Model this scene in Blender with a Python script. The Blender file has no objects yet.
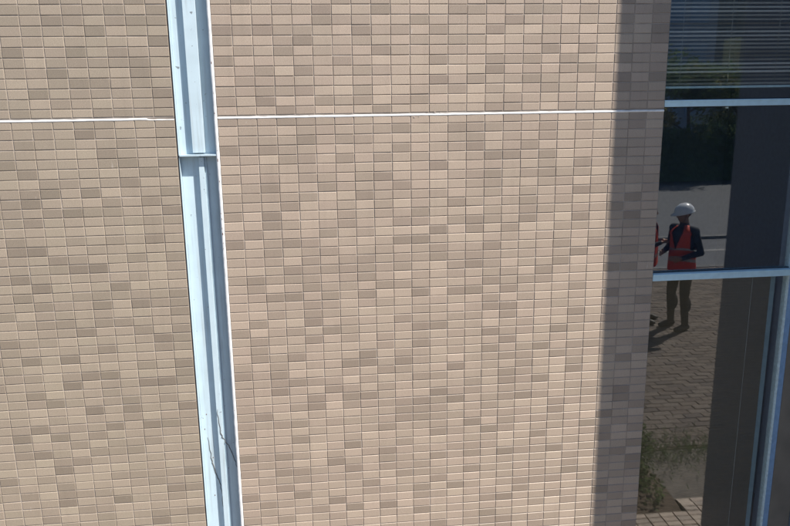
import bpy, bmesh, math, random
from mathutils import Vector, Matrix, noise
S = bpy.context.scene
C = S.collection
R = math.radians
random.seed(7)

# ------------------------------------------------------------------ camera
YAW, PITCH, ROLL = .1069, .2309, -.0129
cy, sy, cp, sp, cr, sr = math.cos(YAW), math.sin(YAW), math.cos(PITCH), math.sin(PITCH), math.cos(ROLL), math.sin(ROLL)
fwd = Vector((sy*cp, cy*cp, -sp)); rx = Vector((cy, -sy, 0)); up = rx.cross(fwd)
cx_ = cr*rx + sr*up; cu_ = -sr*rx + cr*up
M = Matrix((cx_, cu_, -fwd)).transposed().to_4x4()
M.translation = Vector((.4781, -4.0121, .1446))
cd = bpy.data.cameras.new('camera'); cam = bpy.data.objects.new('camera', cd); C.objects.link(cam)
cam.matrix_world = M
cd.sensor_width = 36; cd.lens = 36*753.36/790; cd.clip_start = .05; cd.clip_end = 2000
S.camera = cam

# ------------------------------------------------------------------ light
AZ = math.atan2(.813, -.582); EL = R(49)
w = bpy.data.worlds.new('World'); S.world = w; w.use_nodes = True
nt = w.node_tree; bg = nt.nodes['Background']
sky = nt.nodes.new('ShaderNodeTexSky'); sky.sky_type = 'NISHITA'; sky.sun_disc = False
sky.sun_elevation = EL; sky.sun_rotation = AZ; sky.air_density = 1.0; sky.dust_density = .4; sky.ozone_density = 2.0
nt.links.new(sky.outputs[0], bg.inputs[0]); bg.inputs[1].default_value = .080
sd = bpy.data.lights.new('sun', 'SUN'); sd.energy = 5; sd.angle = R(.53); sd.color = (1, .93, .83)
sun = bpy.data.objects.new('sun', sd); C.objects.link(sun)
sv = Vector((math.sin(AZ)*math.cos(EL), math.cos(AZ)*math.cos(EL), math.sin(EL)))
sun.rotation_euler = sv.to_track_quat('Z', 'Y').to_euler()
sun.location = sv*20
S.view_settings.view_transform = 'Standard'; S.view_settings.look = 'None'
S.view_settings.exposure = .82; S.view_settings.gamma = 1
S.render.resolution_x = 1024; S.render.resolution_y = 682

# ------------------------------------------------------------------ helpers
def tag(o, label=None, cat=None, group=None, kind=None):
    if label: o['label'] = label
    if cat: o['category'] = cat
    if group: o['group'] = group
    if kind: o['kind'] = kind
    return o

def empty(name, loc=(0, 0, 0), label=None, cat=None, group=None, rz=0):
    o = bpy.data.objects.new(name, None); C.objects.link(o); o.location = loc; o.rotation_euler.z = rz
    o.empty_display_size = .1
    return tag(o, label, cat, group)

def link(name, me, parent=None, loc=None):
    o = bpy.data.objects.new(name, me); C.objects.link(o)
    if parent: o.parent = parent
    if loc is not None: o.location = loc
    return o

def mk(name, bm, mats, parent=None, smooth=False, loc=None):
    me = bpy.data.meshes.new(name)
    bmesh.ops.recalc_face_normals(bm, faces=bm.faces)
    if smooth:
        for f in bm.faces: f.smooth = True
    bm.to_mesh(me); bm.free()
    for m in (mats if isinstance(mats, (list, tuple)) else [mats]): me.materials.append(m)
    return link(name, me, parent, loc)

def box(bm, x0, x1, y0, y1, z0, z1, bev=0, mi=0):
    vs = [bm.verts.new((x, y, z)) for x in (x0, x1) for y in (y0, y1) for z in (z0, z1)]
    fs = [bm.faces.new([vs[i] for i in q]) for q in ((0,1,3,2),(4,6,7,5),(0,4,5,1),(2,3,7,6),(0,2,6,4),(1,5,7,3))]
    for f in fs: f.material_index = mi
    if bev:
        es = list({e for f in fs for e in f.edges})
        bmesh.ops.bevel(bm, geom=es, offset=bev, segments=2, affect='EDGES', profile=.6)

def boxo(name, b, mat, parent=None, bev=0):
    bm = bmesh.new(); box(bm, *b, bev=bev); return mk(name, bm, mat, parent)

def tube(bm, pts, radii, n=8, cap=True):
    pts = [Vector(p) for p in pts]; rings = []
    if not isinstance(radii, (list, tuple)): radii = [radii]*len(pts)
    for i, p in enumerate(pts):
        d = (pts[min(i+1, len(pts)-1)]-pts[max(i-1, 0)]).normalized()
        a = d.cross(Vector((0, 0, 1)) if abs(d.z) < .9 else Vector((1, 0, 0))).normalized(); b = d.cross(a)
        rings.append([bm.verts.new(p + radii[i]*(math.cos(t)*a+math.sin(t)*b)) for t in [2*math.pi*k/n for k in range(n)]])
    for r0, r1 in zip(rings, rings[1:]):
        for k in range(n): bm.faces.new((r0[k], r0[(k+1) % n], r1[(k+1) % n], r1[k]))
    if cap:
        bm.faces.new(rings[0]); bm.faces.new(rings[-1])

# ------------------------------------------------------------------ materials
def nodes(name):
    m = bpy.data.materials.new(name); m.use_nodes = True
    t = m.node_tree; return m, t, t.nodes['Principled BSDF']

def N(t, kind, **kw):
    n = t.nodes.new(kind)
    for k, v in kw.items():
        if k.startswith('i'): n.inputs[int(k[1:])].default_value = v
        else: setattr(n, k, v)
    return n

def simple(name, col, rough=.6, metal=0, var=.08, scale=30, bump=0, spec=.5, stain=None):
    m, t, b = nodes(name)
    g = N(t, 'ShaderNodeNewGeometry')
    mp = N(t, 'ShaderNodeMapping'); t.links.new(g.outputs['Position'], mp.inputs[0])
    nz = N(t, 'ShaderNodeTexNoise'); nz.inputs['Scale'].default_value = scale; nz.inputs['Detail'].default_value = 6
    t.links.new(mp.outputs[0], nz.inputs[0])
    mr = N(t, 'ShaderNodeMapRange'); mr.inputs[1].default_value = .3; mr.inputs[2].default_value = .7
    mr.inputs[3].default_value = 1-var; mr.inputs[4].default_value = 1+var
    t.links.new(nz.outputs[0], mr.inputs[0])
    mx = N(t, 'ShaderNodeVectorMath', operation='SCALE'); mx.inputs[0].default_value = col[:3]
    t.links.new(mr.outputs[0], mx.inputs['Scale'])
    t.links.new(mx.outputs[0], b.inputs['Base Color'])
    b.inputs['Roughness'].default_value = rough; b.inputs['Metallic'].default_value = metal
    b.inputs['Specular IOR Level'].default_value = spec
    if bump:
        bp = N(t, 'ShaderNodeBump'); bp.inputs['Strength'].default_value = bump; bp.inputs['Distance'].default_value = .002
        t.links.new(nz.outputs[0], bp.inputs['Height']); t.links.new(bp.outputs[0], b.inputs['Normal'])
    return m

def tile_mat(name, col, x0=0.0):
    """glazed-matt ceramic: per-tile lot variation, horizontal scratch grain and fine speckle"""
    m, t, b = nodes(name); L = t.links.new
    g = N(t, 'ShaderNodeNewGeometry')
    off = N(t, 'ShaderNodeVectorMath', operation='SUBTRACT'); off.inputs[1].default_value = (x0, 0, .0); L(g.outputs['Position'], off.inputs[0])
    sc = N(t, 'ShaderNodeVectorMath', operation='MULTIPLY'); sc.inputs[1].default_value = (10, 0, 20); L(off.outputs[0], sc.inputs[0])
    fl = N(t, 'ShaderNodeVectorMath', operation='FLOOR'); L(sc.outputs[0], fl.inputs[0])
    ad = N(t, 'ShaderNodeVectorMath', operation='ADD'); ad.inputs[1].default_value = (.5, .5, .5); L(fl.outputs[0], ad.inputs[0])
    wn = N(t, 'ShaderNodeTexWhiteNoise', noise_dimensions='3D'); L(ad.outputs[0], wn.inputs[0])
    a = N(t, 'ShaderNodeMapRange'); a.inputs[3].default_value = .90; a.inputs[4].default_value = 1.06; L(wn.outputs[0], a.inputs[0])
    # fine grain
    mp = N(t, 'ShaderNodeMapping'); mp.inputs['Scale'].default_value = (1, 1, 3.2); L(g.outputs['Position'], mp.inputs[0])
    n1 = N(t, 'ShaderNodeTexNoise'); n1.inputs['Scale'].default_value = 190; n1.inputs['Detail'].default_value = 4; n1.inputs['Roughness'].default_value = .65; L(mp.outputs[0], n1.inputs[0])
    r1 = N(t, 'ShaderNodeMapRange'); r1.inputs[1].default_value = .33; r1.inputs[2].default_value = .67; r1.inputs[3].default_value = .70; r1.inputs[4].default_value = 1.26; L(n1.outputs[0], r1.inputs[0])
    # broad weathering and vertical water streaks
    n2 = N(t, 'ShaderNodeTexNoise'); n2.inputs['Scale'].default_value = 1.6; n2.inputs['Detail'].default_value = 5; L(g.outputs['Position'], n2.inputs[0])
    r2 = N(t, 'ShaderNodeMapRange'); r2.inputs[1].default_value = .3; r2.inputs[2].default_value = .7; r2.inputs[3].default_value = .94; r2.inputs[4].default_value = 1.04; L(n2.outputs[0], r2.inputs[0])
    mp3 = N(t, 'ShaderNodeMapping'); mp3.inputs['Scale'].default_value = (14, 1, .7); L(g.outputs['Position'], mp3.inputs[0])
    n3 = N(t, 'ShaderNodeTexNoise'); n3.inputs['Scale'].default_value = 1.5; n3.inputs['Detail'].default_value = 4; L(mp3.outputs[0], n3.inputs[0])
    r3 = N(t, 'ShaderNodeMapRange'); r3.inputs[1].default_value = .55; r3.inputs[2].default_value = .8; r3.inputs[3].default_value = 1.0; r3.inputs[4].default_value = .92; L(n3.outputs[0], r3.inputs[0])
    p = a
    for q in (r1, r2, r3):
        k = N(t, 'ShaderNodeMath', operation='MULTIPLY'); L(p.outputs[0], k.inputs[0]); L(q.outputs[0], k.inputs[1]); p = k
    # slight per-tile hue swing between pinkish and yellowish
    hx = N(t, 'ShaderNodeMix', data_type='RGBA')
    hx.inputs[6].default_value = (col[0]*1.012, col[1]*.992, col[2]*1.0, 1); hx.inputs[7].default_value = (col[0]*.994, col[1]*1.004, col[2]*.988, 1)
    L(wn.outputs[1], hx.inputs[0])
    mx = N(t, 'ShaderNodeVectorMath', operation='SCALE'); L(hx.outputs[2], mx.inputs[0]); L(p.outputs[0], mx.inputs['Scale'])
    # a little lime bloom in small upright smears
    mp4 = N(t, 'ShaderNodeMapping'); mp4.inputs['Scale'].default_value = (38, 1, 11); L(g.outputs['Position'], mp4.inputs[0])
    n4 = N(t, 'ShaderNodeTexNoise'); n4.inputs['Scale'].default_value = 1; n4.inputs['Detail'].default_value = 4; L(mp4.outputs[0], n4.inputs[0])
    r4 = N(t, 'ShaderNodeMapRange'); r4.inputs[1].default_value = .71; r4.inputs[2].default_value = .80; r4.inputs[3].default_value = 0; r4.inputs[4].default_value = .4; L(n4.outputs[0], r4.inputs[0])
    m4 = N(t, 'ShaderNodeMix', data_type='RGBA'); L(r4.outputs[0], m4.inputs[0]); L(mx.outputs[0], m4.inputs[6]); m4.inputs[7].default_value = (.62, .58, .54, 1)
    L(m4.outputs[2], b.inputs['Base Color'])
    b.inputs['Roughness'].default_value = .5; b.inputs['Specular IOR Level'].default_value = .7
    bp = N(t, 'ShaderNodeBump'); bp.inputs['Strength'].default_value = .5; bp.inputs['Distance'].default_value = .0008
    L(n1.outputs[0], bp.inputs['Height']); L(bp.outputs[0], b.inputs['Normal'])
    return m

TONES = [(.402, .325, .262), (.368, .297, .240), (.328, .264, .213), (.282, .226, .182)]
TM = {'r': [tile_mat('tile_r%d' % i, c, 0.0) for i, c in enumerate(TONES)],
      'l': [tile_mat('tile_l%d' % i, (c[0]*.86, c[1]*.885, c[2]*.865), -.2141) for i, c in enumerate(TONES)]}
M_grout = simple('grout', (.31, .272, .243), .95, var=.35, scale=7, bump=.4)
M_white = simple('white_sealant', (.78, .79, .80), .5, var=.16, scale=22, bump=.5)
def weathered(name, col, k=1.0):
    """old gloss paint: vertical run-off streaks, cloudy chalking and small chips"""
    m = simple(name, col, .42, var=.05, scale=9, bump=.06); t = m.node_tree; L = t.links.new; b = t.nodes['Principled BSDF']
    src = b.inputs['Base Color'].links[0].from_socket
    g = N(t, 'ShaderNodeNewGeometry'); mp = N(t, 'ShaderNodeMapping'); mp.inputs['Scale'].default_value = (60, 60, 2.2); L(g.outputs['Position'], mp.inputs[0])
    n = N(t, 'ShaderNodeTexNoise'); n.inputs['Scale'].default_value = 1.3; n.inputs['Detail'].default_value = 5; L(mp.outputs[0], n.inputs[0])
    r_ = N(t, 'ShaderNodeMapRange'); r_.inputs[1].default_value = .52; r_.inputs[2].default_value = .78; r_.inputs[3].default_value = 0; r_.inputs[4].default_value = .38*k; L(n.outputs[0], r_.inputs[0])
    mx = N(t, 'ShaderNodeMix', data_type='RGBA'); L(r_.outputs[0], mx.inputs[0]); L(src, mx.inputs[6]); mx.inputs[7].default_value = (.24, .25, .24, 1)
    v = N(t, 'ShaderNodeTexNoise'); v.inputs['Scale'].default_value = 38; v.inputs['Detail'].default_value = 3; L(g.outputs['Position'], v.inputs[0])
    r2 = N(t, 'ShaderNodeMapRange'); r2.inputs[1].default_value = .70; r2.inputs[2].default_value = .735; r2.inputs[3].default_value = 0; r2.inputs[4].default_value = .75*k; L(v.outputs[0], r2.inputs[0])
    m2 = N(t, 'ShaderNodeMix', data_type='RGBA'); L(r2.outputs[0], m2.inputs[0]); L(mx.outputs[2], m2.inputs[6]); m2.inputs[7].default_value = (.10, .10, .11, 1)
    L(m2.outputs[2], b.inputs['Base Color']); return m
M_steel = weathered('pale_blue_paint', (.49, .61, .69))
M_steel2 = weathered('pale_blue_paint_old', (.42, .53, .61), 1.3)  # darker, streakier copy of the blue paint
M_frame = simple('window_frame_paint', (.56, .78, .88), .4, var=.07, scale=25)
M_frame2 = simple('window_frame_dark', (.27, .42, .64), .4, var=.12, scale=30)
M_inner = simple('inner_sash', (.30, .42, .48), .5)
M_dark = simple('dark_gap', (.03, .032, .04), .9)
M_rust = simple('rust', (.13, .05, .03), .9, var=.3, scale=200)
M_slat = simple('blind_slat_grey', (.86, .86, .85), .5, var=.04, spec=.4)
M_slat2 = simple('blind_slat_olive', (.30, .265, .205), .55, var=.05)
M_rail = simple('blind_rail', (.62, .78, .82), .4)
M_cord = simple('blind_cord', (.6, .6, .58), .8)
M_room = simple('room_wall', (.32, .38, .50), .9)
M_infill = simple('infill_panel', (.23, .20, .165), .7, var=.12, scale=8)
M_twig = simple('dry_stem', (.09, .075, .06), .9)
M_concrete = simple('concrete', (.36, .35, .33), .9, var=.12, scale=5, bump=.4)
M_asphalt = simple('asphalt', (.13, .135, .142), .95, var=.12, scale=4, bump=.5)
M_road = simple('road_asphalt', (.13, .135, .145), .95, var=.15, scale=2.5, bump=.5)
M_kerb = simple('kerb_concrete', (.17, .17, .168), .9, var=.2, scale=6, bump=.4)
M_soil = simple('soil', (.10, .075, .055), 1, var=.3, scale=30, bump=1)
M_dirt = simple('dusty_ground', (.135, .12, .105), 1, var=.2, scale=6, bump=.8)
M_paint = simple('road_paint', (.24, .24, .24), .8)
M_bark = simple('bark', (.12, .09, .065), .95, var=.3, scale=20, bump=1)

def leaf_mat(name, col):
    m = leaf_base(name, col); t = m.node_tree; b = t.nodes['Principled BSDF']; out = t.nodes['Material Output']
    tl = N(t, 'ShaderNodeBsdfTranslucent'); t.links.new(b.inputs['Base Color'].links[0].from_socket, tl.inputs[0])
    mx = N(t, 'ShaderNodeMixShader'); mx.inputs[0].default_value = .4
    t.links.new(b.outputs[0], mx.inputs[1]); t.links.new(tl.outputs[0], mx.inputs[2]); t.links.new(mx.outputs[0], out.inputs[0])
    return m

def leaf_base(name, col):
    m = simple(name, col, .55, var=.35, scale=3)
    b = m.node_tree.nodes['Principled BSDF']
    b.inputs['Roughness'].default_value = .85; b.inputs['Specular IOR Level'].default_value = .15
    return m
M_leaf = [leaf_mat('leaf_dark', (.11, .17, .07)), leaf_mat('leaf_mid', (.12, .17, .065)), leaf_mat('leaf_olive', (.2, .2, .08))]
M_shrub = [leaf_mat('shrub_a', (.09, .14, .055)), leaf_mat('shrub_b', (.15, .19, .085))]

def glass_mat():
    m = bpy.data.materials.new('reflective_glass'); m.use_nodes = True; t = m.node_tree; t.nodes.clear()
    out = N(t, 'ShaderNodeOutputMaterial'); mix = N(t, 'ShaderNodeMixShader')
    tr = N(t, 'ShaderNodeBsdfTransparent'); tr.inputs[0].default_value = (.95, .965, .96, 1)
    gl = N(t, 'ShaderNodeBsdfGlossy'); gl.inputs['Roughness'].default_value = 0.0; gl.inputs['Color'].default_value = (.97, .98, 1, 1)
    lw = N(t, 'ShaderNodeLayerWeight'); lw.inputs[0].default_value = .5
    p = N(t, 'ShaderNodeMath', operation='POWER'); p.inputs[1].default_value = 5; t.links.new(lw.outputs['Facing'], p.inputs[0])
    mr = N(t, 'ShaderNodeMapRange'); mr.inputs[3].default_value = .11; mr.inputs[4].default_value = 1
    t.links.new(p.outputs[0], mr.inputs[0]); t.links.new(mr.outputs[0], mix.inputs[0])
    # faint waviness of float glass
    g = N(t, 'ShaderNodeNewGeometry'); nz = N(t, 'ShaderNodeTexNoise'); nz.inputs['Scale'].default_value = 2.2
    t.links.new(g.outputs['Position'], nz.inputs[0])
    bp = N(t, 'ShaderNodeBump'); bp.inputs['Strength'].default_value = .008; bp.inputs['Distance'].default_value = .004
    t.links.new(nz.outputs[0], bp.inputs['Height']); t.links.new(bp.outputs[0], gl.inputs['Normal'])
    t.links.new(tr.outputs[0], mix.inputs[1]); t.links.new(gl.outputs[0], mix.inputs[2]); t.links.new(mix.outputs[0], out.inputs[0])
    return m
M_glass = glass_mat()

# ------------------------------------------------------------------ tiled wall panels
ZG = .1446-3.45           # ground level
XL = -.2141               # right edge of the left panels
TH = .0027                # how far a tile stands proud of the grout

def tile_geo(bm, w, h, cx=0, cz=0, cyy=0, mi=0, jig=.0004, bev=.0021, tilt=0):
    """one tile: bevelled front at y = 0 (towards the camera), back at y = TH"""
    a = w/2; b = h/2; r = lambda: random.uniform(-jig, jig)
    cor = [(-a+r(), -b+r()), (a+r(), -b+r()), (a+r(), b+r()), (-a+r(), b+r())]
    tx, tz = random.uniform(-tilt, tilt), random.uniform(-tilt, tilt)
    f = []; s = []; k = []
    for (x, z) in cor:
        sx = 1 if x > 0 else -1; sz = 1 if z > 0 else -1
        d = x*tx+z*tz; xf = x-sx*bev; zf = z-sz*bev
        f.append(bm.verts.new((cx+xf, cyy+xf*tx+zf*tz, cz+zf)))
        s.append(bm.verts.new((cx+x, cyy+bev*1.15+d, cz+z)))
        k.append(bm.verts.new((cx+x, cyy+TH+.003, cz+z)))
    fs = [bm.faces.new(f)]
    for i in range(4):
        j = (i+1) % 4
        fs.append(bm.faces.new((f[i], s[i], s[j], f[j]))); fs.append(bm.faces.new((s[i], k[i], k[j], s[j])))
    for q in fs: q.material_index = mi

GX, GZ = .0029, .0038      # joint widths
tile_meshes = {}
for side in 'rl':
    for ti in range(4):
        for v in range(4):
            bm = bmesh.new(); tile_geo(bm, .1-GX, .05-GZ, tilt=.006)
            bmesh.ops.recalc_face_normals(bm, faces=bm.faces)
            me = bpy.data.meshes.new('tile'); bm.to_mesh(me); bm.free(); me.materials.append(TM[side][ti])
            tile_meshes[side, ti, v] = me

def tone(side, row, col, rnd):
    """0..3; the darker ones follow the photograph's pattern where it was read off"""
    D = DARK.get(side, {})
    if (row, col) in D: return D[row, col]
    if row in ROWS_READ.get(side, ()) and (side == 'l' and col >= -11 or side == 'r' and col < 21): return 0 if rnd < .44 else 1 if rnd < .84 else 2
    return 0 if rnd < .48 else 1 if rnd < .72 else 2 if rnd < .88 else 3
DARK = {'l': {(-10,-8):2, (-10,-6):3, (-10,-3):2, (-10,-2):2, (-10,-1):2, (-9,-4):3, (-8,-1):3, (-7,-8):3, (-7,-5):3, (-6,-8):2, (-6,-2):2, (-5,-6):3, (-4,-5):3, (-4,-4):2, (-3,-7):3, (-3,-1):3, (-2,-6):2, (-1,-4):2, (-1,-3):2, (-1,-1):2, (0,-5):2, (0,-4):2, (1,-5):3, (1,-1):2, (3,-4):3, (4,-9):3, (4,-3):3, (4,-1):3, (5,-8):3, (5,-2):2, (6,-6):2, (6,-3):3, (7,-7):3, (7,-5):3, (8,-9):2, (8,-8):3, (8,-2):3, (9,-7):2, (9,-6):3, (9,-5):2, (9,-1):3, (12,-2):3, (13,-9):3, (13,-8):3, (15,-6):3, (15,-5):3, (16,-9):3, (17,-8):3, (17,-4):3, (18,-9):3, (18,-2):2, (18,-1):3, (19,-8):3, (19,-5):3, (19,-3):3, (20,-10):2, (20,-1):3, (21,-9):2, (21,-7):2, (21,-5):2, (21,-4):2, (22,-6):3, (23,-10):3, (23,-2):3, (24,-5):3, (25,-9):3, (25,-7):3, (26,-10):2, (26,-3):2, (26,-1):3, (27,-6):3, (27,-5):3, (28,-7):3, (28,-3):3, (28,-2):3, (29,-9):3, (30,-8):3, (31,-6):3, (31,-4):3, (31,-1):3, (33,-9):3, (33,-5):3, (33,-3):3, (33,-2):3, (34,-10):3, (34,-8):3, (35,-7):2, (35,-5):2, (36,-9):3, (36,-5):2, (36,-4):2, (38,-8):3, (39,-11):3, (39,-3):2, (39,-1):3, (40,-11):2, (40,-3):2, (41,-8):3, (41,-2):3, (42,-8):3, (42,-5):3, (44,-9):2, (44,-1):3, (45,-3):3},
        'r': {(-12,1):3, (-12,14):3, (-11,0):2, (-11,5):3, (-11,8):3, (-11,12):3, (-11,13):3, (-11,16):3, (-11,19):3, (-11,23):3, (-10,5):3, (-10,10):3, (-10,15):3, (-9,0):3, (-9,2):3, (-9,4):2, (-9,7):3, (-9,9):2, (-9,11):3, (-9,14):3, (-9,20):2, (-8,3):2, (-8,4):3, (-8,13):2, (-8,17):2, (-8,23):2, (-7,1):2, (-7,3):3, (-7,8):3, (-7,9):2, (-7,11):2, (-7,17):3, (-7,19):3, (-6,0):3, (-6,11):3, (-6,14):3, (-6,16):3, (-6,18):3, (-5,2):2, (-5,4):3, (-5,14):3, (-5,18):3, (-5,19):3, (-4,3):2, (-4,11):3, (-4,16):3, (-4,17):2, (-4,20):2, (-4,21):3, (-3,7):2, (-3,12):2, (-3,17):2, (-3,18):2, (-2,0):2, (-2,2):3, (-2,5):3, (-2,7):3, (-2,10):3, (-2,15):2, (-1,3):3, (-1,8):3, (-1,14):3, (-1,15):2, (0,1):2, (0,3):3, (1,8):2, (1,9):3, (1,12):3, (1,14):2, (1,17):3, (1,19):2, (2,1):2, (2,4):3, (2,5):2, (2,7):2, (2,13):2, (3,0):3, (3,2):3, (3,3):2, (3,9):3, (3,13):3, (3,16):3, (4,3):3, (4,4):2, (4,6):3, (4,14):3, (4,15):3, (4,17):3, (5,2):2, (5,11):3, (5,19):3, (6,0):2, (6,4):2, (6,5):2, (6,8):3, (6,13):2, (6,14):3, (6,16):2, (6,17):3, (6,19):2, (7,2):3, (7,5):3, (7,9):3, (7,18):2, (8,1):2, (8,4):2, (8,7):3, (8,10):2, (8,11):2, (8,14):2, (8,16):2, (8,19):3, (8,20):2, (9,3):3, (9,12):3, (9,16):3, (9,18):2, (9,22):3, (10,0):3, (10,2):3, (10,8):2, (10,10):3, (10,16):2, (11,2):3, (11,3):2, (11,6):3, (11,13):3, (11,16):3, (11,19):3, (12,1):3, (12,5):3, (12,11):3, (12,13):3, (12,15):3, (12,18):2, (13,0):3, (13,3):3, (13,9):3, (13,10):3, (14,2):3, (14,5):2, (14,8):2, (14,11):3, (14,14):3, (14,20):3, (15,2):2, (15,4):2, (15,7):2, (15,10):2, (15,11):3, (15,19):3, (15,21):2, (16,3):3, (16,4):2, (16,6):2, (16,7):2, (16,9):2, (16,12):2, (16,13):3, (16,18):3, (17,1):3, (17,3):2, (17,4):2, (17,10):2, (17,17):3, (18,4):3, (18,8):3, (18,14):3, (19,1):2, (19,2):3, (19,3):3, (19,5):3, (19,7):3, (19,10):3, (19,12):3, (19,13):3, (19,15):3, (19,19):2, (20,4):2, (20,5):2, (20,14):2, (21,14):3, (21,15):3, (22,1):3, (22,4):3, (22,6):2, (22,9):3, (22,19):3, (23,0):3, (23,5):3, (23,6):2, (23,10):3, (23,11):3, (23,16):2, (24,1):2, (24,4):3, (24,6):2, (24,12):2, (24,14):3, (24,18):3, (25,10):3, (25,15):3, (26,1):3, (26,3):3, (26,7):3, (26,14):3, (26,16):2, (26,17):3, (27,0):2, (27,6):3, (27,7):3, (27,9):3, (27,14):2, (27,16):2, (27,18):3, (27,19):2, (28,0):3, (28,2):3, (28,8):3, (28,9):2, (28,12):3, (28,16):2, (29,3):3, (29,4):2, (29,10):3, (29,15):3, (29,16):2, (29,19):3, (30,2):3, (30,5):3, (30,13):2, (30,15):3, (30,17):3, (31,4):3, (31,6):3, (31,7):3, (31,11):3, (31,19):2, (31,20):2, (32,3):2, (32,4):3, (32,6):2, (32,10):3, (32,12):3, (32,16):3, (32,17):2, (32,20):2, (33,1):3, (33,9):3, (33,11):2, (33,14):2, (33,18):2, (34,1):2, (34,3):3, (34,5):2, (34,6):2, (34,9):3, (34,10):3, (34,18):3, (35,0):3, (35,8):3, (35,13):3, (35,15):2, (36,3):3, (36,11):3, (36,14):3, (36,20):3, (37,6):3, (37,17):3, (38,0):3, (38,2):3, (38,7):2, (38,8):3, (38,10):2, (38,12):2, (38,13):2, (39,5):3, (39,8):2, (39,11):3, (39,13):3, (39,15):3, (39,17):2, (39,18):3, (40,2):3, (40,3):3, (40,6):3, (41,3):2, (41,9):3, (41,13):3, (41,19):2, (42,2):3, (42,7):3, (42,11):3, (42,17):2, (42,19):3, (42,20):2, (42,21):2, (43,0):3, (43,3):3, (43,7):2, (43,10):3, (43,12):3, (44,1):3, (44,5):3, (44,16):3, (45,4):3, (45,6):3, (45,8):3, (45,14):3, (45,15):3, (45,18):3, (46,10):3, (47,14):3, (48,11):3, (48,15):3},}
ROWS_READ = {'l': range(-13, 54), 'r': range(-13, 54)}

camI = M.inverted()
def shown(x, z):
    """projected size of a tile in the picture, 0 outside the frame"""
    p = camI @ Vector((x, 0, z)); f = 753.36
    u = 395+f*p.x/-p.z; v = 263-f*p.y/-p.z
    if u < -8 or u > 798 or v < -5 or v > 531: return 0
    return 1/(-p.z)

def wall_panel(side, c0, c1, r0, r1, xe, label):
    """columns c0..c1-1 counted from x = xe, rows r0..r1-1 counted downwards from z = 0"""
    x0, x1 = xe+c0*.1, xe+c1*.1
    z1, z0 = -r0*.05, -r1*.05
    root = empty('tiled_wall', ((x0+x1)/2, 0, z0), label, 'wall', 'tiled wall panels')
    base = Vector(root.location)
    bm = bmesh.new(); box(bm, x0+.001-base.x, x1-.001-base.x, TH, .2, .001, z1-z0-.001)
    mk('grout', bm, M_grout, root)
    cells = []
    for rr in range(r0, r1):
        for cc in range(c0, c1):
            cx = xe+(cc+.5)*.1; cz = -(rr+.5)*.05
            cells.append((shown(cx, cz), rr, cc, cx, cz))
    cells.sort(key=lambda q: -q[0])
    sb = bmesh.new(); rng = random.Random(c0*31+r0)
    for i, (s, rr, cc, cx, cz) in enumerate(cells):
        tn = tone(side, rr, cc, rng.random())
        h = .05-GZ; dz = 0
        if rr == 0: h -= .007; dz = -.0035        # shortened beside the wide sealant joint
        if rr == -1: h -= .007; dz = .0035
        jx, jz, jy = rng.gauss(0, .00035), rng.gauss(0, .0004), rng.gauss(0, .00022)
        if s > 0 and i < 300:
            o = link('tile', tile_meshes[side, tn, rng.randrange(4)], root, (cx+jx-base.x, jy-base.y, cz+jz+dz-base.z))
            if dz: o.scale = (1, 1, h/(.05-GZ))
            o.rotation_euler = (rng.gauss(0, .003), rng.gauss(0, .0035), rng.gauss(0, .003))
        else:
            tile_geo(sb, .1-GX, h, cx+jx-base.x, cz+jz+dz-base.z, jy, tn, jig=.0005, tilt=.006)
    tag(mk('tiles', sb, TM[side], root), kind='stuff')
    return root

P_ur = wall_panel('r', 0, 24, -40, 0, 0, 'upper tan tiled wall between the steel joint cover and the blinds, above the white sealant line')
P_lr = wall_panel('r', 0, 24, 0, 66, 0, 'lower tan tiled wall between the steel joint cover and the glass, below the white sealant line')
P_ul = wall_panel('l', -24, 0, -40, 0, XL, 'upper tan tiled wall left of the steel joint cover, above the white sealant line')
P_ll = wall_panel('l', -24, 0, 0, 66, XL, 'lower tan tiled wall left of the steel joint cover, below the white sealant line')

def sealant_line(x0, x1, parent):
    """a hand-tooled bead along the joint, standing a little proud"""
    bm = bmesh.new(); n = int((x1-x0)/.02); prev = None
    for i in range(n+1):
        x = x0+(x1-x0)*i/n
        a = noise.noise(Vector((x*9, 3, 0)))*.0022; b = noise.noise(Vector((x*23, 7, 0)))*.0018
        k = 1 if not (-.345 < x < -.21) else .42+.2*noise.noise(Vector((x*60, 2, 2)))
        prof = [(.004, -.0118+a*k), (-.0008*k, -.0118+(.0013+a)*k), (-.0022*k, -.0118+.0048*k), (-.0022*k, -.0118+.0088*k), (-.0006*k, -.0118+(.0114+b)*k), (.004, -.0118+(.0124+b)*k)]
        ring = [bm.verts.new((x, y, z)) for y, z in prof]
        if prev:
            for k in range(5): bm.faces.new((prev[k], prev[k+1], ring[k+1], ring[k]))
        prev = ring
    o = mk('sealant', bm, M_white, None, smooth=True)
    o.parent = parent; o.location = -Vector(parent.location)
    return o
sealant_line(.004, 2.398, P_ur); sealant_line(-2.6, XL-.001, P_ul)
# a few flakes of stray mortar above the line
fl = bmesh.new()
for x, z, s in ((1.085, .001, .004), (1.045, -.0145, .004), (.47, .0, .003), (.42, .0, .003), (1.13, .006, .008), (1.16, .005, .005), (1.02, -.018, .006), (-1.09, .008, .006)):
    bmesh.ops.create_icosphere(fl, subdivisions=1, radius=s, matrix=Matrix.Translation((x, -.001, z)) @ Matrix.Diagonal((1, .3, .5, 1)))
fo = mk('mortar_flakes', fl, M_grout, P_ur); fo.location = -Vector(P_ur.location); fo['kind'] = 'stuff'

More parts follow.
